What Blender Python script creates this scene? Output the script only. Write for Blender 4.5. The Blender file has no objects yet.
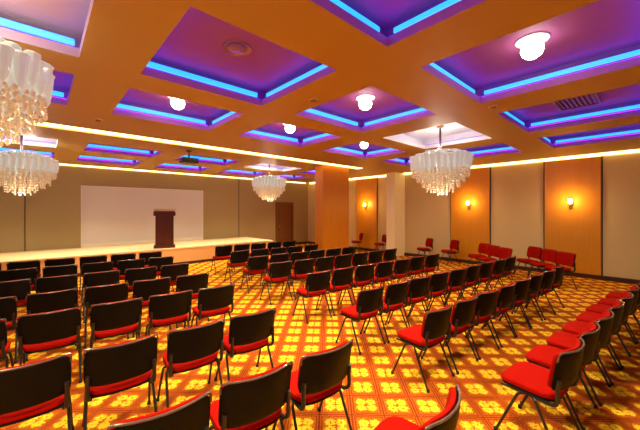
import bpy, bmesh, math, random
from mathutils import Vector, Matrix
random.seed(7)
SC = bpy.context.scene
COL = SC.collection
PI = math.pi

# ------------------------------------------------------------------ materials
def mat(name, col, rough=0.6, metal=0.0, spec=0.5, emit=None, estr=0.0, noise=0.0, nscale=20.0, bump=0.0):
    m = bpy.data.materials.new(name); m.use_nodes = True
    nt = m.node_tree; b = nt.nodes['Principled BSDF']
    b.inputs['Base Color'].default_value = (*col, 1)
    b.inputs['Roughness'].default_value = rough
    b.inputs['Metallic'].default_value = metal
    b.inputs['Specular IOR Level'].default_value = spec
    if emit:
        b.inputs['Emission Color'].default_value = (*emit, 1)
        b.inputs['Emission Strength'].default_value = estr
    if noise or bump:
        tc = nt.nodes.new('ShaderNodeTexCoord')
        n = nt.nodes.new('ShaderNodeTexNoise'); n.inputs['Scale'].default_value = nscale
        n.inputs['Detail'].default_value = 4
        nt.links.new(tc.outputs['Object'], n.inputs['Vector'])
        if noise:
            mx = nt.nodes.new('ShaderNodeMix'); mx.data_type = 'RGBA'
            mx.inputs['A'].default_value = (*[c * (1 - noise) for c in col], 1)
            mx.inputs['B'].default_value = (*[min(1, c * (1 + noise)) for c in col], 1)
            nt.links.new(n.outputs['Fac'], mx.inputs['Factor'])
            nt.links.new(mx.outputs['Result'], b.inputs['Base Color'])
        if bump:
            bp = nt.nodes.new('ShaderNodeBump'); bp.inputs['Strength'].default_value = bump
            bp.inputs['Distance'].default_value = 0.01
            nt.links.new(n.outputs['Fac'], bp.inputs['Height'])
            nt.links.new(bp.outputs['Normal'], b.inputs['Normal'])
    return m

def wood(name, c1, c2, rough=0.45, vertical=True):
    m = mat(name, c1, rough)
    nt = m.node_tree; b = nt.nodes['Principled BSDF']
    tc = nt.nodes.new('ShaderNodeTexCoord'); mp = nt.nodes.new('ShaderNodeMapping')
    mp.inputs['Scale'].default_value = (9, 9, 0.5) if vertical else (9, 0.5, 9)
    n = nt.nodes.new('ShaderNodeTexNoise'); n.inputs['Scale'].default_value = 2.0; n.inputs['Detail'].default_value = 6
    mx = nt.nodes.new('ShaderNodeMix'); mx.data_type = 'RGBA'
    mx.inputs['A'].default_value = (*c1, 1); mx.inputs['B'].default_value = (*c2, 1)
    nt.links.new(tc.outputs['Object'], mp.inputs['Vector']); nt.links.new(mp.outputs['Vector'], n.inputs['Vector'])
    nt.links.new(n.outputs['Fac'], mx.inputs['Factor']); nt.links.new(mx.outputs['Result'], b.inputs['Base Color'])
    return m

def carpet():
    m = mat('carpet', (.5, .15, .02), 0.95, spec=0.1)
    nt = m.node_tree; b = nt.nodes['Principled BSDF']; N = nt.nodes.new; L = nt.links.new
    tc = N('ShaderNodeTexCoord'); mp = N('ShaderNodeMapping')
    mp.inputs['Rotation'].default_value = (0, 0, math.radians(44))
    P = 1 / 0.30
    mp.inputs['Scale'].default_value = (P, P, P)
    mp.inputs['Location'].default_value = CARPET_OFF
    L(tc.outputs['Object'], mp.inputs['Vector'])
    sx = N('ShaderNodeSeparateXYZ'); L(mp.outputs['Vector'], sx.inputs[0])
    def M(op, a, bb=None, c=None):
        n = N('ShaderNodeMath'); n.operation = op
        for i, v in enumerate((a, bb, c)):
            if v is None: continue
            if isinstance(v, (int, float)): n.inputs[i].default_value = v
            else: L(v, n.inputs[i])
        return n.outputs[0]
    fu = M('SUBTRACT', M('FRACT', sx.outputs[0]), .5); fv = M('SUBTRACT', M('FRACT', sx.outputs[1]), .5)
    au = M('ABSOLUTE', fu); av = M('ABSOLUTE', fv)
    # four petals: distance from (0.17,0.15) in the mirrored quarter cell
    du = M('SUBTRACT', au, .165); dv = M('SUBTRACT', av, .15)
    rr = M('SQRT', M('ADD', M('MULTIPLY', du, du), M('MULTIPLY', dv, dv)))
    nz = N('ShaderNodeTexNoise'); nz.inputs['Scale'].default_value = 16; nz.inputs['Detail'].default_value = 3
    L(mp.outputs['Vector'], nz.inputs['Vector'])
    rr = M('ADD', rr, M('MULTIPLY', M('SUBTRACT', nz.outputs['Fac'], .5), .30))
    petal = M('LESS_THAN', rr, .155)
    eye = M('LESS_THAN', rr, .02)
    # thin red double border lines between the blocks
    mxn = M('MAXIMUM', au, av)
    l1 = M('MULTIPLY', M('GREATER_THAN', mxn, .40), M('LESS_THAN', mxn, .435))
    l2 = M('GREATER_THAN', mxn, .475)
    line = M('MAXIMUM', l1, l2)
    nz2 = N('ShaderNodeTexNoise'); nz2.inputs['Scale'].default_value = 22; nz2.inputs['Detail'].default_value = 2
    L(mp.outputs['Vector'], nz2.inputs['Vector'])
    def mix(fac, a, bb):
        n = N('ShaderNodeMix'); n.data_type = 'RGBA'
        if isinstance(fac, (int, float)): n.inputs['Factor'].default_value = fac
        else: L(fac, n.inputs['Factor'])
        for k, v in (('A', a), ('B', bb)):
            if isinstance(v, tuple): n.inputs[k].default_value = (*v, 1)
            else: L(v, n.inputs[k])
        return n.outputs['Result']
    sp = M('GREATER_THAN', nz2.outputs['Fac'], .56)
    ground = mix(sp, CARPET_G1, CARPET_G2)
    c = mix(line, ground, CARPET_LINE)
    c = mix(petal, c, mix(M('GREATER_THAN', nz2.outputs['Fac'], .53), CARPET_Y1, CARPET_Y2))
    c = mix(eye, c, (.35, .10, .01))
    L(c, b.inputs['Base Color'])
    bp = N('ShaderNodeBump'); bp.inputs['Strength'].default_value = .3; bp.inputs['Distance'].default_value = .004
    nf = N('ShaderNodeTexNoise'); nf.inputs['Scale'].default_value = 300; L(tc.outputs['Object'], nf.inputs['Vector'])
    L(nf.outputs['Fac'], bp.inputs['Height']); L(bp.outputs['Normal'], b.inputs['Normal'])
    return m

CARPET_OFF = (0.28, 0.50, 0)
CARPET_G1 = (.40, .085, .006); CARPET_G2 = (.52, .15, .010)
CARPET_LINE = (.24, .025, .005); CARPET_Y1 = (.95, .62, .03); CARPET_Y2 = (.78, .42, .016)

M_CARPET = carpet()
M_CEIL = mat('ceiling_warm_light_tint', (.46, .28, .065), .55, noise=.06, nscale=1.5)  # warm lamp light put into the colour; the ceiling itself is white
M_LIP = mat('coffer_lip_led_tint', (.52, .18, .66), .6)  # lilac stands in for strip-light spill on the lip
M_COF = mat('coffer_mauve_led_tint', (.33, .085, .25), .7, noise=.05, nscale=2)  # mauve stands in for blue and warm light mixing inside the coffer
M_COFW = mat('coffer_lit_white', (.86, .82, .84), .7)  # chandelier wash put into the colour; also used on the ledges
M_COFC = mat('coffer_lit_tan', (.42, .24, .17), .7)  # lighter tan paints in the near chandelier's light
M_LIPC = mat('coffer_lip_lit_pink', (.62, .40, .48), .6)  # the same chandelier light painted onto that coffer's lip
M_COVE = mat('cove_paint', (.85, .62, .25), .6)
M_WALL = mat('stage_wall_fabric', (.36, .275, .135), .8, noise=.05, nscale=40)
M_BEIGE = mat('beige_fabric_panel', (.68, .54, .28), .8, noise=.05, nscale=40)
M_WOOD = wood('orange_wood_veneer', (.74, .32, .012), (.62, .25, .008), .4)
M_PILLAR = wood('pillar_wood_veneer', (.66, .23, .010), (.50, .16, .006), .35)
M_PALE = mat('pale_plaster', (.95, .90, .64), .7)
M_DARK = mat('dark_reveal', (.05, .025, .012), .6)
M_BASE = wood('dark_baseboard', (.07, .02, .01), (.04, .012, .008), .4, False)
M_DOOR = wood('door_wood', (.20, .075, .02), (.14, .05, .014), .45)
M_STAGE = mat('stage_floor_paint', (.85, .66, .40), .45, noise=.04, nscale=3)
M_STFRONT = mat('stage_front_paint', (.80, .50, .22), .6)
M_SCREEN = mat('projection_screen', (.64, .60, .62), .8)
M_LECT = wood('lectern_wood', (.10, .018, .010), (.06, .010, .006), .35)
M_BLACK = mat('black_plastic', (.004, .003, .003), .45, spec=.13, bump=.15, nscale=260)
M_EDGE = mat('glossy_edge_highlight', (.10, .06, .055), .22, spec=1.0)  # for the added tube that imitates a highlight on the shell edge
M_STEEL = mat('black_steel', (.010, .009, .010), .35, metal=.0)
M_RUBBER = mat('black_rubber', (.01, .01, .01), .8)
M_RED = mat('red_upholstery', (.31, .004, .0012), .9, spec=.05, noise=.12, nscale=120, bump=.1)
M_CHROME = mat('chrome', (.75, .72, .68), .2, metal=1)
M_PROJ = mat('projector_black', (.015, .013, .013), .4)
M_LENS = mat('projector_lens', (.05, .06, .09), .1)
M_WHITEPL = mat('white_plastic', (.75, .7, .62), .4)
M_VENT = mat('brown_grille', (.26, .10, .05), .5)
M_VOID = mat('vent_dark', (.13, .05, .05), .7)
M_CYAN = mat('cyan_light_tube', (.2, .5, .8), .4, emit=(.0, .32, 1.0), estr=1.9)
M_VIOLET = mat('violet_fill_light', (.3, .1, .8), .4, emit=(.20, .01, 1.0), estr=6)  # extra unseen tube, added to turn the coffers violet
M_VIOLETDIM = mat('dim_violet_fill_light', (.3, .1, .8), .4, emit=(.20, .03, 1.0), estr=.6)  # weaker version of the added tube, for the white coffers
M_WARMLED = mat('warm_light_strip', (.9, .7, .3), .4, emit=(1.0, .70, .26), estr=4.6)
M_LAMP = mat('lit_lamp_glass', (.9, .9, .85), .3, emit=(1.0, .92, .78), estr=14)
M_SCONCE = mat('sconce_glass', (.9, .8, .6), .3, emit=(1.0, .66, .22), estr=10)
M_UNLIT = mat('unlit_lamp_glass', (.30, .12, .20), .2)
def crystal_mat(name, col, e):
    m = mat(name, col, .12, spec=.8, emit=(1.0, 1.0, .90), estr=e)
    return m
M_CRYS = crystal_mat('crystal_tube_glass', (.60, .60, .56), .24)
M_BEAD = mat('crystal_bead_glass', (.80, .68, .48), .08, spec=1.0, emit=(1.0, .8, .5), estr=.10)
M_BRONZE = mat('dark_bronze', (.08, .04, .05), .4, metal=.6)
M_BRASS = mat('aged_brass', (.38, .20, .06), .3, metal=.8)

# ------------------------------------------------------------------ helpers
def obj(name, bm, m, parent=None, smooth=False, kind=None):
    me = bpy.data.meshes.new(name)
    bmesh.ops.recalc_face_normals(bm, faces=bm.faces[:])
    if smooth:
        for f in bm.faces: f.smooth = True
    bm.to_mesh(me); bm.free()
    for mm in (m if isinstance(m, (list, tuple)) else [m]): me.materials.append(mm)
    if smooth:
        try: me.set_sharp_from_angle(angle=math.radians(40))
        except Exception: pass
    o = bpy.data.objects.new(name, me); COL.objects.link(o)
    if parent: o.parent = parent
    if kind: o['kind'] = kind
    return o
def tag(o, label, cat, group=None):
    o['label'] = label; o['category'] = cat
    if group: o['group'] = group
    return o
def thing(name, label, cat, loc=(0, 0, 0), rz=0, group=None):
    o = bpy.data.objects.new(name, None); COL.objects.link(o)
    o.empty_display_size = .1
    o.location = loc; o.rotation_euler = (0, 0, rz)
    return tag(o, label, cat, group)
def struct(name, bm, m, parent=None, smooth=False):
    return obj(name, bm, m, parent, smooth, 'structure')
def new(): return bmesh.new()
def box(bm, x0, x1, y0, y1, z0, z1, mi=0, bev=0, seg=2):
    vs = [bm.verts.new((x, y, z)) for x in (x0, x1) for y in (y0, y1) for z in (z0, z1)]
    fs = []
    for idx in ((0, 1, 3, 2), (4, 6, 7, 5), (0, 4, 5, 1), (2, 3, 7, 6), (0, 2, 6, 4), (1, 5, 7, 3)):
        f = bm.faces.new([vs[i] for i in idx]); f.material_index = mi; fs.append(f)
    if bev:
        es = list({e for f in fs for e in f.edges})
        bmesh.ops.bevel(bm, geom=es, offset=bev, segments=seg, affect='EDGES', profile=.5)
    return bm
def quad(bm, pts, mi=0):
    f = bm.faces.new([bm.verts.new(p) for p in pts]); f.material_index = mi
def tube(bm, pts, r, seg=8, closed=False):
    pts = [Vector(p) for p in pts]; n = len(pts); rings = []
    up = Vector((0, 0, 1))
    for i, p in enumerate(pts):
        if closed: d = (pts[(i + 1) % n] - pts[i - 1]).normalized()
        else: d = (pts[min(i + 1, n - 1)] - pts[max(i - 1, 0)]).normalized()
        a = up if abs(d.dot(up)) < .95 else Vector((1, 0, 0))
        s = d.cross(a).normalized(); t = s.cross(d).normalized()
        rr = r[i] if isinstance(r, (list, tuple)) else r
        rings.append([bm.verts.new(p + (s * math.cos(2 * PI * k / seg) + t * math.sin(2 * PI * k / seg)) * rr) for k in range(seg)])
    m = n if closed else n - 1
    for i in range(m):
        A, B = rings[i], rings[(i + 1) % n]
        for k in range(seg): bm.faces.new((A[k], A[(k + 1) % seg], B[(k + 1) % seg], B[k]))
    if not closed:
        bm.faces.new(rings[0][::-1]); bm.faces.new(rings[-1])
    return bm
def smooth_path(pts, n=5):
    pts = [Vector(p) for p in pts]; out = []
    P = [pts[0]] + pts + [pts[-1]]
    for i in range(1, len(P) - 2):
        for k in range(n):
            t = k / n; a, b, c, d = P[i - 1], P[i], P[i + 1], P[i + 2]
            out.append(.5 * ((2 * b) + (c - a) * t + (2 * a - 5 * b + 4 * c - d) * t * t + (3 * b - a - 3 * c + d) * t ** 3))
    out.append(pts[-1]); return out
def lathe(bm, prof, seg=24, c=(0, 0, 0)):
    rings = []
    for r, z in prof:
        rings.append([bm.verts.new((c[0] + max(r, 1e-4) * math.cos(2 * PI * k / seg), c[1] + max(r, 1e-4) * math.sin(2 * PI * k / seg), c[2] + z)) for k in range(seg)])
    for A, B in zip(rings, rings[1:]):
        for k in range(seg): bm.faces.new((A[k], A[(k + 1) % seg], B[(k + 1) % seg], B[k]))
    bm.faces.new(rings[0][::-1]); bm.faces.new(rings[-1])
    return bm
def slab(w, d, t, expo=4.5, seg=36, puff=0.0, fn=None):
    """rounded-outline padded slab in XY, thickness t in Z (centred), then warped by fn."""
    bm = new()
    prof = [(.0, 1), (.45, 1), (.8, 1), (.93, .92), (.985, .6), (1, 0), (.985, -.6), (.93, -.92), (.8, -1), (.45, -1), (.0, -1)]
    def pt(r, zf, k):
        a = 2 * PI * k / seg; ca, sa = math.cos(a), math.sin(a)
        q = (abs(ca) ** expo + abs(sa) ** expo) ** (-1 / expo)
        x, y = ca * q * r * w / 2, sa * q * r * d / 2
        z = zf * t / 2 + (puff * (1 - r * r) if zf > 0 else 0)
        p = Vector((x, y, z))
        return fn(p) if fn else p
    rings = []
    for r, zf in prof:
        if r == 0: rings.append([bm.verts.new(pt(0, zf, 0))])
        else: rings.append([bm.verts.new(pt(r, zf, k)) for k in range(seg)])
    for A, B in zip(rings, rings[1:]):
        for k in range(seg):
            k2 = (k + 1) % seg
            if len(A) == 1: bm.faces.new((A[0], B[k], B[k2]))
            elif len(B) == 1: bm.faces.new((A[k], B[0], A[k2]))
            else: bm.faces.new((A[k], B[k], B[k2], A[k2]))
    return bm
def copy_tree(o, parent=None):
    c = o.copy(); COL.objects.link(c)
    if parent: c.parent = parent
    for ch in list(o.children): copy_tree(ch, c)
    return c

# ------------------------------------------------------------------ camera
F, X1 = 306.5, 40.0
TH = math.atan((320 - X1) / F); S_, C_ = math.sin(TH), math.cos(TH)
H = 1.9
cam = bpy.data.cameras.new('camera'); co = bpy.data.objects.new('camera', cam); COL.objects.link(co)
co.location = (0, 0, H); co.rotation_euler = (PI / 2, 0, -TH)
cam.sensor_width = 36; cam.lens = 36 * F / 640; cam.shift_y = -5 / 640; cam.clip_start = .05
SC.camera = co
def px(X, Y, Z):
    d = X * S_ + Y * C_; lat = X * C_ - Y * S_
    return (320 + F * lat / d if d > .05 else -9999, 210 - F * (Z - H) / d if d > .05 else 9999, d)

# ------------------------------------------------------------------ room
ZC = 3.43                      # underside of the ceiling beams
U = 1.53                       # coffer module unit
XW, YW = 11.30, 13.40          # right wall, stage wall
X0, Y0 = -5.0, -3.5
bm = new(); box(bm, X0, XW, Y0, YW, -.1, 0); struct('floor', bm, M_CARPET)

COLS = [(-.98 * U, .19 * U), (.545 * U, 1.57 * U), (1.97 * U, 3.05 * U), (3.50 * U, 4.66 * U), (5.12 * U, 6.12 * U)]
ROWS = [(.04 * U, 1.11 * U), (1.54 * U, 2.55 * U), (2.90 * U, 3.80 * U), (5.72 * U, 6.50 * U), (7.10 * U, 7.95 * U)]
STRIP = (7.20, 7.60)           # slot of the linear light
LIPH, LEDGE, RISE = .09, .13, .27
WHITE = {(3, 1), (0, 3), (3, 3)}  # coffers whose white colour stands in for chandelier light
xs = [X0] + [v for c in COLS for v in c] + [XW - .20]
ys = [Y0, ROWS[0][0], ROWS[0][1], ROWS[1][0], ROWS[1][1], ROWS[2][0], ROWS[2][1], STRIP[0], STRIP[1], ROWS[3][0], ROWS[3][1], ROWS[4][0], ROWS[4][1], YW - .20]
STRIP_X1 = 8.9
bm = new()
def is_hole(xa, xb, ya, yb):
    for i, c in enumerate(COLS):
        for j, r in enumerate(ROWS):
            if abs(c[0] - xa) < 1e-6 and abs(r[0] - ya) < 1e-6 and abs(c[1] - xb) < 1e-6: return (i, j)
    return None
for xa, xb in zip(xs, xs[1:]):
    for ya, yb in zip(ys, ys[1:]):
        if abs(ya - STRIP[0]) < 1e-6: continue
        h = is_hole(xa, xb, ya, yb)
        if h is None:
            quad(bm, [(xa, ya, ZC), (xb, ya, ZC), (xb, yb, ZC), (xa, yb, ZC)], 0); continue
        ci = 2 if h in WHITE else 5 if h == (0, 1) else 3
        zl = ZC + LIPH; zt = ZC + RISE; e = LEDGE
        A = [(xa, ya), (xb, ya), (xb, yb), (xa, yb)]
        B = [(xa - e, ya - e), (xb + e, ya - e), (xb + e, yb + e), (xa - e, yb + e)]
        for k in range(4):
            p, q = A[k], A[(k + 1) % 4]; P, Q = B[k], B[(k + 1) % 4]
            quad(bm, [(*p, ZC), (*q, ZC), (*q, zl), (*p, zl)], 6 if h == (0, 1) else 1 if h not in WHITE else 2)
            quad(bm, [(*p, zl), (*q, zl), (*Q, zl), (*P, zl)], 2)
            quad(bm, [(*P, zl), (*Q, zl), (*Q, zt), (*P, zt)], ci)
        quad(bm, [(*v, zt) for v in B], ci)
# strip slot: open up to STRIP_X1, closed beyond
quad(bm, [(STRIP_X1, STRIP[0], ZC), (XW - .2, STRIP[0], ZC), (XW - .2, STRIP[1], ZC), (STRIP_X1, STRIP[1], ZC)], 0)
quad(bm, [(X0, STRIP[0], ZC), (STRIP_X1, STRIP[0], ZC), (STRIP_X1, STRIP[0], ZC + .08), (X0, STRIP[0], ZC + .08)], 4)
quad(bm, [(X0, STRIP[1], ZC), (STRIP_X1, STRIP[1], ZC), (STRIP_X1, STRIP[1], ZC + .08), (X0, STRIP[1], ZC + .08)], 4)
quad(bm, [(X0, STRIP[0], ZC + .08), (STRIP_X1, STRIP[0], ZC + .08), (STRIP_X1, STRIP[1], ZC + .08), (X0, STRIP[1], ZC + .08)], 4)
# cove recess along the right and the stage wall
zt = ZC + .20
quad(bm, [(XW - .2, Y0, ZC), (XW - .2, YW - .2, ZC), (XW - .2, YW - .2, ZC + .05), (XW - .2, Y0, ZC + .05)], 4)
quad(bm, [(X0, YW - .2, ZC), (XW - .2, YW - .2, ZC), (XW - .2, YW - .2, ZC + .05), (X0, YW - .2, ZC + .05)], 4)
quad(bm, [(XW - .5, Y0, ZC + .05), (XW - .2, Y0, ZC + .05), (XW - .2, YW - .2, ZC + .05), (XW - .5, YW - .2, ZC + .05)], 4)
quad(bm, [(X0, YW - .5, ZC + .05), (XW - .2, YW - .5, ZC + .05), (XW - .2, YW - .2, ZC + .05), (X0, YW - .2, ZC + .05)], 4)
quad(bm, [(XW - .5, Y0, zt), (XW, Y0, zt), (XW, YW, zt), (XW - .5, YW, zt)], 4)
quad(bm, [(X0, YW - .5, zt + .002), (XW, YW - .5, zt + .002), (XW, YW, zt + .002), (X0, YW, zt + .002)], 4)
quad(bm, [(XW - .5, Y0, ZC + .05), (XW - .5, YW - .5, ZC + .05), (XW - .5, YW - .5, zt), (XW - .5, Y0, zt)], 4)
quad(bm, [(X0, YW - .5, ZC + .05), (XW - .5, YW - .5, ZC + .05), (XW - .5, YW - .5, zt), (X0, YW - .5, zt)], 4)
# slab above everything, closing the recesses from outside
box(bm, X0, XW + .2, Y0, YW + .2, ZC + .34, ZC + .44, 0)
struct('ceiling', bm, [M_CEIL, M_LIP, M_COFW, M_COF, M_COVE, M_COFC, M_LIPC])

# walls
DX0, DX1, DZ = 9.15, 10.2, 2.26
bm = new()
box(bm, X0, DX0, YW, YW + .2, 0, ZC + .34)
box(bm, DX1, XW + .2, YW, YW + .2, 0, ZC + .34)
box(bm, DX0, DX1, YW, YW + .2, DZ, ZC + .34)
struct('wall_stage', bm, M_WALL)
bm = new(); box(bm, XW, XW + .2, Y0, YW, 0, ZC + .34); struct('wall_right', bm, M_BEIGE)
# vertical seams of the stage wall cladding
k = 0
for sxx in (-2.2, -.35, 7.0):
    k += 1
    bm = new(); box(bm, sxx - .012, sxx + .012, YW - .012, YW, .6, ZC); struct('trim_%d' % k, bm, M_DARK)
# orange wood panels with dark reveals on the right wall
PANELS = [(-1.75, -.50), (1.00, 2.26), (3.80, 5.12), (8.52, 9.72), (11.4, 12.6)]
for a, b in PANELS:
    k += 1
    bm = new(); box(bm, XW - .05, XW, a, b, .12, ZC - .075, 0, .006); struct('trim_%d' % k, bm, M_WOOD)
    for yy in (a - .035, b + .005):
        k += 1
        bm = new(); box(bm, XW - .012, XW, yy, yy + .03, .12, ZC); struct('trim_%d' % k, bm, M_DARK)
bm = new(); box(bm, XW - .06, XW, Y0, YW - .06, 0, .12, 0, .008); struct('baseboard_right', bm, M_BASE)
bm = new(); box(bm, 7.42, DX0 - .06, YW - .06, YW, 0, .12); box(bm, DX1 + .06, XW - .06, YW - .06, YW, 0, .12)
struct('baseboard_stage', bm, M_BASE)
# pillar and pilaster
bm = new(); box(bm, 7.0, 8.30, 7.52, 7.92, 0, ZC, 0, .012); 
p = struct('wall_pillar', bm, M_PILLAR)
bm = new(); box(bm, 6.985, 8.315, 7.505, 7.935, 0, .12); obj('plinth', bm, M_BASE, p)
bm = new(); box(bm, 10.55, XW, 7.08, 7.50, 0, ZC, 0, .01); struct('wall_pilaster', bm, M_PALE)
# door
bm = new(); box(bm, DX0 + .05, DX1 - .05, YW + .04, YW + .09, .01, DZ - .05, 0, .006)
for z0, z1 in ((.25, .95), (1.15, 2.0)):
    box(bm, DX0 + .2, DX1 - .2, YW + .025, YW + .045, z0, z1, 0, .008)
d = struct('door_1', bm, M_DOOR)
bm = new(); box(bm, DX0 - .06, DX0 + .05, YW - .03, YW + .12, 0, DZ + .06, 0, .006); box(bm, DX1 - .05, DX1 + .06, YW - .03, YW + .12, 0, DZ + .06, 0, .006)
box(bm, DX0 + .05, DX1 - .05, YW - .03, YW + .12, DZ - .05, DZ + .06, 0, .006); obj('door_frame', bm, M_DOOR, d)
bm = new(); tube(bm, [(DX0 + .14, YW + .04, 1.02), (DX0 + .14, YW - .02, 1.02), (DX0 + .26, YW - .02, 1.02)], .011); obj('door_handle', bm, M_CHROME, d, True)

# ------------------------------------------------------------------ stage, screen, lectern
SZ, SY, SXR = .60, 11.1, 7.4
t = thing('stage', 'low stage platform with pale cream floor below the projection screen', 'stage', (2, SY, 0))
bm = new(); box(bm, X0 - 2, SXR - 2, 0, YW - SY - .01, SZ - .05, SZ, 0, .008); obj('deck', bm, M_STAGE, t)
bm = new(); box(bm, X0 - 2, SXR - 2 - .03,   .03, YW - SY - .01, 0, SZ - .05); obj('front_panel', bm, M_STFRONT, t)
bm = new(); box(bm, X0 - 2, SXR - 2 - .015, .01, .03, 0, .09); obj('toe_board', bm, M_BASE, t)

t = thing('projection_screen', 'large pale pinkish projection screen on the wall behind the stage', 'screen', (3.16, YW, 0))
bm = new(); box(bm, -2.09, 2.09, -.03, -.002, .73, 2.72); obj('screen_surface', bm, M_SCREEN, t)
bm = new()
box(bm, -2.12, 2.12, -.036, -.001, 2.72, 2.75); box(bm, -2.12, 2.12, -.036, -.001, .60, .73)
box(bm, -2.12, -2.09, -.036, -.001, .73, 2.72); box(bm, 2.09, 2.12, -.036, -.001, .73, 2.72); obj('screen_border', bm, M_WHITEPL, t)

t = thing('lectern', 'dark wooden lectern standing at the front of the stage', 'lectern', (3.2, 11.5, SZ), math.radians(-17))
bm = new(); box(bm, -.33, .33, -.24, .24, 0, .10, 0, .012); obj('base', bm, M_LECT, t)
bm = new(); box(bm, -.28, .28, -.20, .20, .10, 1.10, 0, .008); obj('body', bm, M_LECT, t)
bm = new()
for x in (-.25, .13): box(bm, x, x + .12, .20, .215, .14, 1.06, 0, .005)
box(bm, -.10, .10, .20, .208, .18, 1.02, 0, .004); obj('front_trim', bm, M_LECT, t)
bm = new(); vs = []
for x in (-.34, .34):
    for y, z0, z1 in ((-.27, 1.10, 1.24), (.25, 1.10, 1.33)):
        vs.append((x, y, z0)); vs.append((x, y, z1))
V = [bm.verts.new(v) for v in vs]
for idx in ((0, 1, 3, 2), (4, 6, 7, 5), (0, 4, 5, 1), (2, 3, 7, 6), (0, 2, 6, 4), (1, 5, 7, 3)): bm.faces.new([V[i] for i in idx])
bmesh.ops.bevel(bm, geom=bm.edges[:], offset=.01, segments=2, affect='EDGES'); obj('reading_desk', bm, M_LECT, t)
bm = new(); box(bm, -.30, .30, -.285, -.265, 1.235, 1.265, 0, .004); obj('book_stop', bm, M_LECT, t)

# ------------------------------------------------------------------ ceiling lights
NTH = ['first', 'second', 'third', 'fourth', 'fifth', 'sixth', 'seventh', 'eighth', 'ninth', 'tenth']
colname = ['leftmost column', 'second column from left', 'middle column', 'second column from right', 'rightmost column']
rowname = ['nearest row', 'second row', 'third row', 'fourth row', 'last row by stage wall']
def visible_cof(i, j):
    xa, xb = COLS[i]; ya, yb = ROWS[j]
    return any(-20 < q[0] < 660 and -40 < q[1] < 210 for q in (px(x, y, ZC) for x in (xa, (xa + xb) / 2, xb) for y in (ya, (ya + yb) / 2, yb)) if q[2] > .1)
for i, (xa, xb) in enumerate(COLS):
    for j, (ya, yb) in enumerate(ROWS):
        if not visible_cof(i, j): continue
        white = (i, j) in WHITE
        cx, cy = (xa + xb) / 2, (ya + yb) / 2; zl = ZC + LIPH
        t = thing('cove_light', ('faint violet' if white else 'blue') + ' strip lights around coffer, %s, %s' % (colname[i], rowname[j]), 'cove light', (cx, cy, zl), 0, 'coffer strip lights')
        hx, hy = (xb - xa) / 2, (yb - ya) / 2
        for (sx, sy) in ((1, 0), (-1, 0), (0, 1), (0, -1)):
            g = .03
            if not white:
                bm = new()
                if sx: box(bm, sx * (hx + .075) - .022, sx * (hx + .075) + .022, -hy + g, hy - g, .045, .098, 0, .012)
                else: box(bm, -hx + g, hx - g, sy * (hy + .075) - .022, sy * (hy + .075) + .022, .045, .11, 0, .014)
                obj('cyan_tube', bm, M_CYAN, t)
            bm = new()
            if sx: box(bm, sx * (hx + .07) - .014, sx * (hx + .07) + .014, -hy, hy, .002, .024)
            else: box(bm, -hx, hx, sy * (hy + .07) - .014, sy * (hy + .07) + .014, .002, .024)
            obj('violet_fill_tube', bm, M_VIOLETDIM if white else M_VIOLET, t)  # added out of sight on the ledge as violet fill

def spot(loc, energy, col, size=.08, ang=150, blend=1.0):
    l = bpy.data.lights.new('downlight', 'SPOT'); l.energy = energy; l.color = col; l.shadow_soft_size = size
    l.spot_size = math.radians(ang); l.spot_blend = blend
    o = bpy.data.objects.new('downlight_or_fill_spot', l); COL.objects.link(o); o.location = loc; return o  # shared by real lamps and added fill spots
def point(loc, energy, col, size=.1):
    l = bpy.data.lights.new('lamp_light', 'POINT'); l.energy = energy; l.color = col; l.shadow_soft_size = size
    o = bpy.data.objects.new('lamp_light', l); COL.objects.link(o); o.location = loc; return o

LIT = {(2, 0), (2, 1), (1, 2), (2, 2), (3, 2), (0, 0), (1, 0)}
E_DOWN = 300
POWER = {(0, 0): 2.2, (1, 0): 1.3, (2, 0): .75, (3, 0): .35, (4, 0): .4, (4, 1): .4, (4, 2): .35, (1, 1): .8, (2, 1): 1.3, (1, 2): 1.3, (2, 2): 1.3, (3, 2): .7, (0, 2): 1.0}
WARM = (1.0, .82, .48)
for i in range(5):
    for j in range(3):
        if (i, j) in WHITE or (i, j) == (3, 0): continue
        if not visible_cof(i, j): continue
        cx = sum(COLS[i]) / 2; cy = sum(ROWS[j]) / 2
        q = px(cx, cy, ZC + RISE); lit = (i, j) in LIT
        if not (-10 < q[0] < 650 and -10 < q[1]): continue
        t = thing('downlight', '%s round ceiling lamp, centre of coffer, %s, %s' % ('lit' if lit else 'unlit', colname[i], rowname[j]), 'ceiling lamp', (cx, cy, ZC + RISE), 0, 'ceiling downlights')
        bm = new(); lathe(bm, [(.11, -.004), (.15, -.014), (.16, -.001), (.16, 0.0)], 28); obj('lamp_ring', bm, M_WHITEPL if lit else M_BRASS, t, True)
        bm = new(); lathe(bm, [(.004, -.03), (.06, -.027), (.10, -.018), (.105, -.006)] if not lit else [(.004, -.20), (.05, -.19), (.088, -.16), (.105, -.115), (.10, -.07), (.075, -.03), (.06, -.006)], 28); obj('lamp_glass', bm, M_LAMP if lit else M_UNLIT, t, True)
# spots of the lit lamps, plus unseen fill spots added in other coffers
for i in range(5):
    for j in range(5):
        if (i, j) in WHITE: continue
        cx = sum(COLS[i]) / 2; cy = sum(ROWS[j]) / 2
        spot((cx, cy, ZC + RISE - .23), E_DOWN * POWER.get((i, j), 1.6 if j > 2 else .4), WARM, ang=95 if j > 2 else 150)

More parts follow.
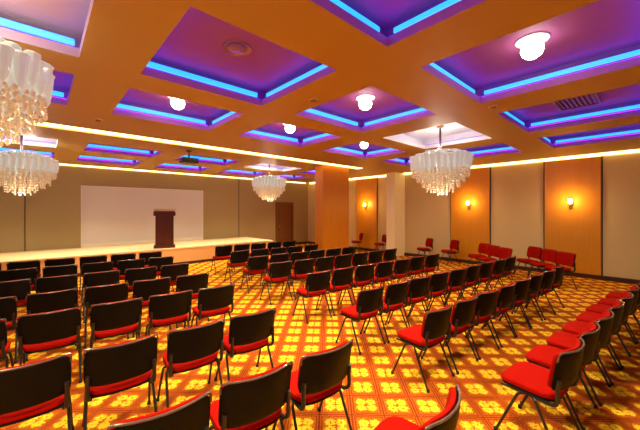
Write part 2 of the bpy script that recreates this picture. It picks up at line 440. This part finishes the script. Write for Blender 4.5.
# air grille in the coffer of the second column from the right
i, j = 3, 0
cx = sum(COLS[i]) / 2; cy = sum(ROWS[j]) / 2
t = thing('air_vent', 'brown rectangular air grille in ceiling coffer at upper right', 'vent', (cx, cy, ZC + RISE))
bm = new(); box(bm, -.62, .62, -.02 - .22, .24, -.006, -.001); obj('backing', bm, M_VOID, t)
bm = new()
box(bm, -.66, .66, -.28, -.24, -.03, -.001, 0, .004); box(bm, -.66, .66, .24, .28, -.03, -.001, 0, .004)
box(bm, -.66, -.62, -.24, .24, -.03, -.001, 0, .004); box(bm, .62, .66, -.24, .24, -.03, -.001, 0, .004); obj('frame', bm, M_VENT, t)
for q in range(8):
    y = -.21 + q * .06
    bm = new(); V = [bm.verts.new(v) for v in ((-.62, y - .018, -.026), (.62, y - .018, -.026), (.62, y + .018, -.010), (-.62, y + .018, -.010), (-.62, y - .018, -.022), (.62, y - .018, -.022), (.62, y + .018, -.006), (-.62, y + .018, -.006))]
    for idx in ((0, 1, 2, 3), (4, 7, 6, 5), (0, 4, 5, 1), (3, 2, 6, 7), (1, 5, 6, 2), (0, 3, 7, 4)): bm.faces.new([V[n] for n in idx])
    obj('slat', bm, M_VENT, t)
# detectors on the beams
for (x, y, lab) in ((2.8, 3.2, 'small round smoke detector on ceiling beam near the centre'), (4.94, 1.62, 'small round smoke detector on beam at upper right'), (.73, 6.35, 'small round smoke detector on beam above yellow light strip')):
    t = thing('smoke_detector', lab, 'detector', (x, y, ZC), 0, 'ceiling smoke detectors')
    bm = new(); lathe(bm, [(.055, -.012), (.06, 0)], 20); obj('base', bm, M_WHITEPL, t, True)
    bm = new(); lathe(bm, [(.012, -.045), (.032, -.040), (.045, -.022), (.048, -.012)], 20); obj('sensor_cap', bm, M_BRASS, t, True)

# linear strip lights
bm = new(); box(bm, X0, STRIP_X1 - .02, STRIP[0] + .17, STRIP[1] - .04, ZC + .015, ZC + .06, 0, .008)
tag(obj('strip_light', bm, M_WARMLED), 'long yellow light strip crossing the ceiling to the pillar', 'strip light', 'warm strip lights')
bm = new(); box(bm, XW - .035, XW - .004, Y0, YW - .2, ZC - .055, ZC + .06, 0, .006)
tag(obj('strip_light', bm, M_WARMLED), 'yellow cove light strip along the top of the right wall', 'strip light', 'warm strip lights')
bm = new(); box(bm, X0, XW - .2, YW - .035, YW - .004, ZC - .03, ZC + .06, 0, .006)
tag(obj('strip_light', bm, M_WARMLED), 'yellow cove light strip along the top of the stage wall', 'strip light', 'warm strip lights')

# projector
t = thing('projector', 'black projector hanging from the ceiling in front of the stage', 'projector', (2.85, 8.15, ZC))
bm = new(); lathe(bm, [(.07, -.02), (.07, 0)], 20); tube(bm, [(0, 0, -.01), (0, 0, -.20)], .02, 10); obj('ceiling_mount', bm, M_PROJ, t, True)
bm = new(); box(bm, -.20, .20, -.15, .15, -.32, -.19, 0, .02, 3); obj('body', bm, M_PROJ, t, True)
bm = new(); bm2 = lathe(bm, [(.045, 0), (.045, .03), (.035, .03), (.03, .02)], 20); bmesh.ops.rotate(bm, verts=bm.verts[:], matrix=Matrix.Rotation(-PI / 2, 3, 'X')); bmesh.ops.translate(bm, verts=bm.verts[:], vec=(.07, .149, -.255)); obj('lens', bm, M_LENS, t, True)

# ------------------------------------------------------------------ wall sconces
SCN = [(1.64, 'wall sconce on the orange panel nearest the right edge'), (4.46, 'wall sconce on orange panel behind the hanging crystal chandelier'), (9.12, 'wall sconce on the far orange panel beside the pillar')]
for y, lab in SCN:
    t = thing('wall_sconce', 'glowing warm ' + lab, 'wall lamp', (XW - .05, y, 2.06), 0, 'wall sconces')
    bm = new(); box(bm, -.02, 0, -.045, .045, -.14, .10, 0, .008); obj('backplate', bm, M_BRASS, t)
    bm = new(); tube(bm, smooth_path([(-.015, 0, -.08), (-.07, 0, -.10), (-.11, 0, -.06), (-.11, 0, .0)]), .009); lathe(bm, [(.02, -.01), (.035, .005), (.036, .012)], 16, (-.11, 0, 0)); obj('arm', bm, M_BRASS, t, True)
    bm = new(); lathe(bm, [(.030, .012), (.050, .04), (.060, .09), (.056, .14), (.045, .16)], 20, (-.11, 0, 0)); obj('shade', bm, M_SCONCE, t, True)
    point((XW - .28, y, 2.16), 24, (1.0, .55, .14), .06)

# ------------------------------------------------------------------ crystal chandeliers
def make_chandelier():
    """origin at ceiling; body z -0.45 .. -1.35"""
    t = thing('crystal_chandelier', '', 'chandelier')
    bm = new(); lathe(bm, [(.02, -.05), (.07, -.035), (.09, 0)], 20); obj('canopy', bm, M_BRASS, t, True)
    bm = new(); tube(bm, [(0, 0, -.03), (0, 0, -1.08)], .024, 10); obj('stem', bm, M_BRONZE, t, True)
    bm = new()
    for r, z in ((.60, -.70), (.47, -.63), (.32, -.58)):
        tube(bm, [(r * math.cos(a * PI / 18), r * math.sin(a * PI / 18), z) for a in range(36)], .010, 6, True)
    for k in range(8):
        a = k * PI / 4; c, s = math.cos(a), math.sin(a)
        tube(bm, smooth_path([(0.015 * c, .015 * s, -.75), (.25 * c, .25 * s, -.66), (.48 * c, .48 * s, -.63), (.60 * c, .60 * s, -.70)]), .008, 6)
    obj('frame', bm, M_BRASS, t, True)
    # long cylinders of clear glass hanging in three rings
    for r, z, L, n in ((.61, -.66, .27, 32), (.50, -.62, .38, 26), (.36, -.58, .47, 18), (.20, -.56, .52, 10)):
        bm = new(); lathe(bm, [(.012, -L), (.040, -L + .05), (.050, -L * .5), (.056, -.05), (.068, -.015), (.050, 0)], 8)
        first = obj('glass_tube', bm, M_CRYS, t, True)
        for k in range(n):
            o = first if k == 0 else first.copy()
            if k: COL.objects.link(o); o.parent = t
            a = 2 * PI * k / n
            o.location = (r * math.cos(a), r * math.sin(a), z + random.uniform(-.03, .04)); o.rotation_euler = (random.uniform(-.05, .05), random.uniform(-.05, .05), a)
    # fringe of small bead strings below the tubes
    bm = new()
    for r, n in ((.60, 44), (.50, 38), (.40, 30), (.28, 22), (.16, 12), (.05, 5)):
        zb = -1.44 + .40 * (r / .62) ** 2
        for k in range(n):
            a = 2 * PI * (k + random.random() * .3) / n; x, y = r * math.cos(a), r * math.sin(a)
            z = -.96
            while z > zb - .03 + random.uniform(-.03, .03):
                q = random.uniform(.016, .026)
                m4 = Matrix.Translation((x + random.uniform(-.01, .01), y + random.uniform(-.01, .01), z)) @ Matrix.Rotation(random.random() * 3, 4, 'Z') @ Matrix.Diagonal((q, q, q * 1.25, 1))
                bmesh.ops.create_icosphere(bm, subdivisions=1, radius=1, matrix=m4)
                z -= .055
    obj('bead_fringe', bm, M_BEAD, t, False, 'stuff')
    return t
CH = [((-.47, 3.50), 'crystal chandelier closest to the camera, cut by the left edge'), ((6.35, 3.12), 'crystal chandelier hanging over right block of chairs'),
      ((-.30, 9.40), 'crystal chandelier at far left, in front of the stage wall'), ((6.30, 9.70), 'small distant crystal chandelier left of the pillar')]
CHW = [16, 24, 24, 24]
proto = make_chandelier()
for n, ((x, y), lab) in enumerate(CH):
    o = proto if n == 0 else copy_tree(proto)
    o.location = (x, y, ZC + RISE); o.rotation_euler = (0, 0, .4 * n); o.scale = (.95, .95, 1) if n else (.84, .84, .95)
    tag(o, lab, 'chandelier', 'crystal chandeliers')
    # bulbs above and inside the crystal body
    for k in range(3):
        a = k * 2.1 + n
        point((x + .16 * math.cos(a), y + .16 * math.sin(a), ZC + RISE - .42), CHW[n] / 3, (1.0, .93, .82), .05)
    point((x, y, ZC + RISE - 1.52), 15, (1.0, .85, .6), .12)

# ------------------------------------------------------------------ chairs
def make_chair():
    t = thing('conference_chair', '', 'chair')
    LEAN = .20
    # seat: cushion and under-shell, front edge rolled down, slightly dished
    def sf(p):
        z = p.z + .455 + .10 * p.y * .35 + .10 * p.x * p.x * 1.2
        if p.y > .10: z -= (p.y - .10) ** 2 * 1.6
        return Vector((p.x, p.y + .02, z))
    obj('seat', slab(.47, .43, .050, 4.2, 36, .010, sf), M_RED, t, True)
    obj('seat_shell', slab(.455, .415, .022, 4.2, 36, 0, lambda p: sf(p) - Vector((0, 0, .034))), M_BLACK, t, True)
    # back: built lying in XY then stood up, curved round the sitter
    def bf(off, dz):
        def f(p):
            z = .672 + p.y + dz
            y = -.225 - (z - .52) * LEAN + 1.1 * p.x * p.x * (.9 + .4 * (z - .52)) - p.z + off
            return Vector((p.x, y, z))
        return f
    obj('backrest', slab(.498, .320, .034, 6.5, 36, 0, bf(.022, .006)), M_RED, t, True)
    obj('back_shell', slab(.512, .318, .018, 7.0, 36, .010, bf(-.006, 0)), M_BLACK, t, True)
    bm = new(); q = bf(-.010, 0)
    tube(bm, [q(Vector((x, y, 0))) for x, y in [(-.254, .09), (-.254, .135)] + [(-.247, .154)] + [(v, .160) for v in (-.22, -.15, -.08, 0, .08, .15, .22)] + [(.247, .154), (.254, .135), (.254, .09)]], .0075, 8)
    obj('edge_highlight', bm, M_EDGE, t, True)  # tube added along the shell edge to show a highlight
    # steel frame
    bm = new()
    for s in (-1, 1): tube(bm, smooth_path([(s * .205, .20, .405), (s * .21, 0, .408), (s * .21, -.17, .405)]), .011, 8)
    tube(bm, [(-.205, .12, .402), (.205, .12, .402)], .010, 8); tube(bm, [(-.21, -.13, .402), (.21, -.13, .402)], .010, 8)
    obj('seat_frame', bm, M_STEEL, t, True)
    for s in (-1, 1):
        bm = new()
        path = smooth_path([(s * .212, -.06, .405), (s * .226, -.16, .408), (s * .230, -.205, .45), (s * .230, -.205, .54), (s * .228, -.215, .62)])
        tube(bm, path, [.012] * 6 + [.016] * (len(path) - 6), 8); obj('back_post', bm, M_STEEL, t, True)
        for f in (1, -1):
            bm = new()
            p = [(s * .205, f * .02, .405), (s * .226, f * .055, .395), (s * .238, f * .085, .34), (s * .252, f * .225 - (.01 if f < 0 else 0), .012)]
            tube(bm, smooth_path(p), .0115, 8); l = obj('leg', bm, M_STEEL, t, True)
            bm = new(); lathe(bm, [(.015, 0), (.016, .012), (.014, .032)], 10, (s * .252, f * .227 - (.01 if f < 0 else 0), 0)); obj('foot_cap', bm, M_RUBBER, l, True)
    return t
PROTO = make_chair(); USED = [False]
def place_chair(x, y, rz, label, group):
    if USED[0]: o = copy_tree(PROTO)
    else: o = PROTO; USED[0] = True
    o.location = (x, y, 0); o.rotation_euler = (0, 0, rz)
    tag(o, label, 'chair', group); return o
A5 = math.radians(5); E1 = (math.cos(A5), -math.sin(A5)); E2 = (math.sin(A5), math.cos(A5))
BACK = .29                        # chair centre to the top rear edge of its back
# left block: rows given by the top right corner of the aisle chair's back
LEFT = [(1.84, .70, 1), (1.90, 1.62, 3), (1.90, 2.74, 4), (2.07, 4.06, 5), (2.11, 5.10, 6), (2.20, 6.29, 7), (2.27, 7.48, 7), (2.32, 8.58, 7)]
def jit(a): return random.uniform(-a, a)
for r, (x, y, n) in enumerate(LEFT):
    fs = 8 - r
    for k in range(n):
        off = -(.245 + .585 * k)
        cx = x + E1[0] * off + E2[0] * BACK; cy = y + E1[1] * off + E2[1] * BACK
        place_chair(cx + jit(.006), cy + jit(.012), (-A5 + jit(.035) if fs < 8 else .12), 'black-backed red chair, left block, %s row from stage, %s from central aisle' % (NTH[fs - 1], NTH[k]), 'chairs of the left block')
RIGHT = [(2.86, .42, 8), (2.99, 1.54, 8), (3.10, 2.58, 9), (3.32, 3.88, 7), (3.42, 5.15, 7), (3.50, 6.17, 6), (3.63, 7.30, 5), (3.82, 8.68, 5)]
for r, (x, y, n) in enumerate(RIGHT):
    fs = 8 - r
    for k in range(n):
        off = .245 + .575 * k
        cx = x + E1[0] * off + E2[0] * BACK; cy = y + E1[1] * off + E2[1] * BACK
        place_chair(cx + jit(.006), cy + jit(.012), -A5 + jit(.035), 'black-backed red chair, right block, %s row from stage, %s from central aisle' % (NTH[fs - 1], NTH[k]), 'chairs of the right block')
# angled rows beside the right wall, facing the stage diagonally
ANG = math.radians(51)
SIDE = [(10.30, 2.46, 3, 'angled row beside the nearest orange wall panel'), (10.20, 3.78, 3, 'angled row before the beige panel, second from right edge'), (10.6, 4.88, 1, ''), (10.55, 5.8, 1, ''), (10.72, 7.95, 1, ''), (10.72, 9.25, 1, '')]
single = ['lone red chair before the orange panel behind the large chandelier', 'lone red chair before the beige panel right of the white pilaster', 'lone red chair before the beige panel left of the white pilaster', 'lone red chair next to the pillar, below the farthest sconce']
for g, (x, y, n, lab) in enumerate(SIDE):
    for k in range(n):
        dx, dy = -math.sin(math.radians(43)) * .57 * k, -math.cos(math.radians(43)) * .57 * k
        l = single[g - 2] if n == 1 else 'red chair, %s, %s' % (lab, ['farthest of three', 'middle of three', 'nearest of three'][k])
        place_chair(x + dx, y + dy, ANG + jit(.05), l, 'angled chairs along the right wall')

# ------------------------------------------------------------------ world and view
w = bpy.data.worlds.new('world'); SC.world = w; w.use_nodes = True
bg = w.node_tree.nodes['Background']; bg.inputs['Color'].default_value = (1.0, .78, .52, 1); bg.inputs['Strength'].default_value = .24
SC.view_settings.view_transform = 'Standard'; SC.view_settings.look = 'None'
SC.view_settings.gamma = 1.0; SC.view_settings.exposure = 0.0; SC.view_settings.use_curve_mapping = False
SC.cycles.use_denoising = True
SC.cycles.max_bounces = 6
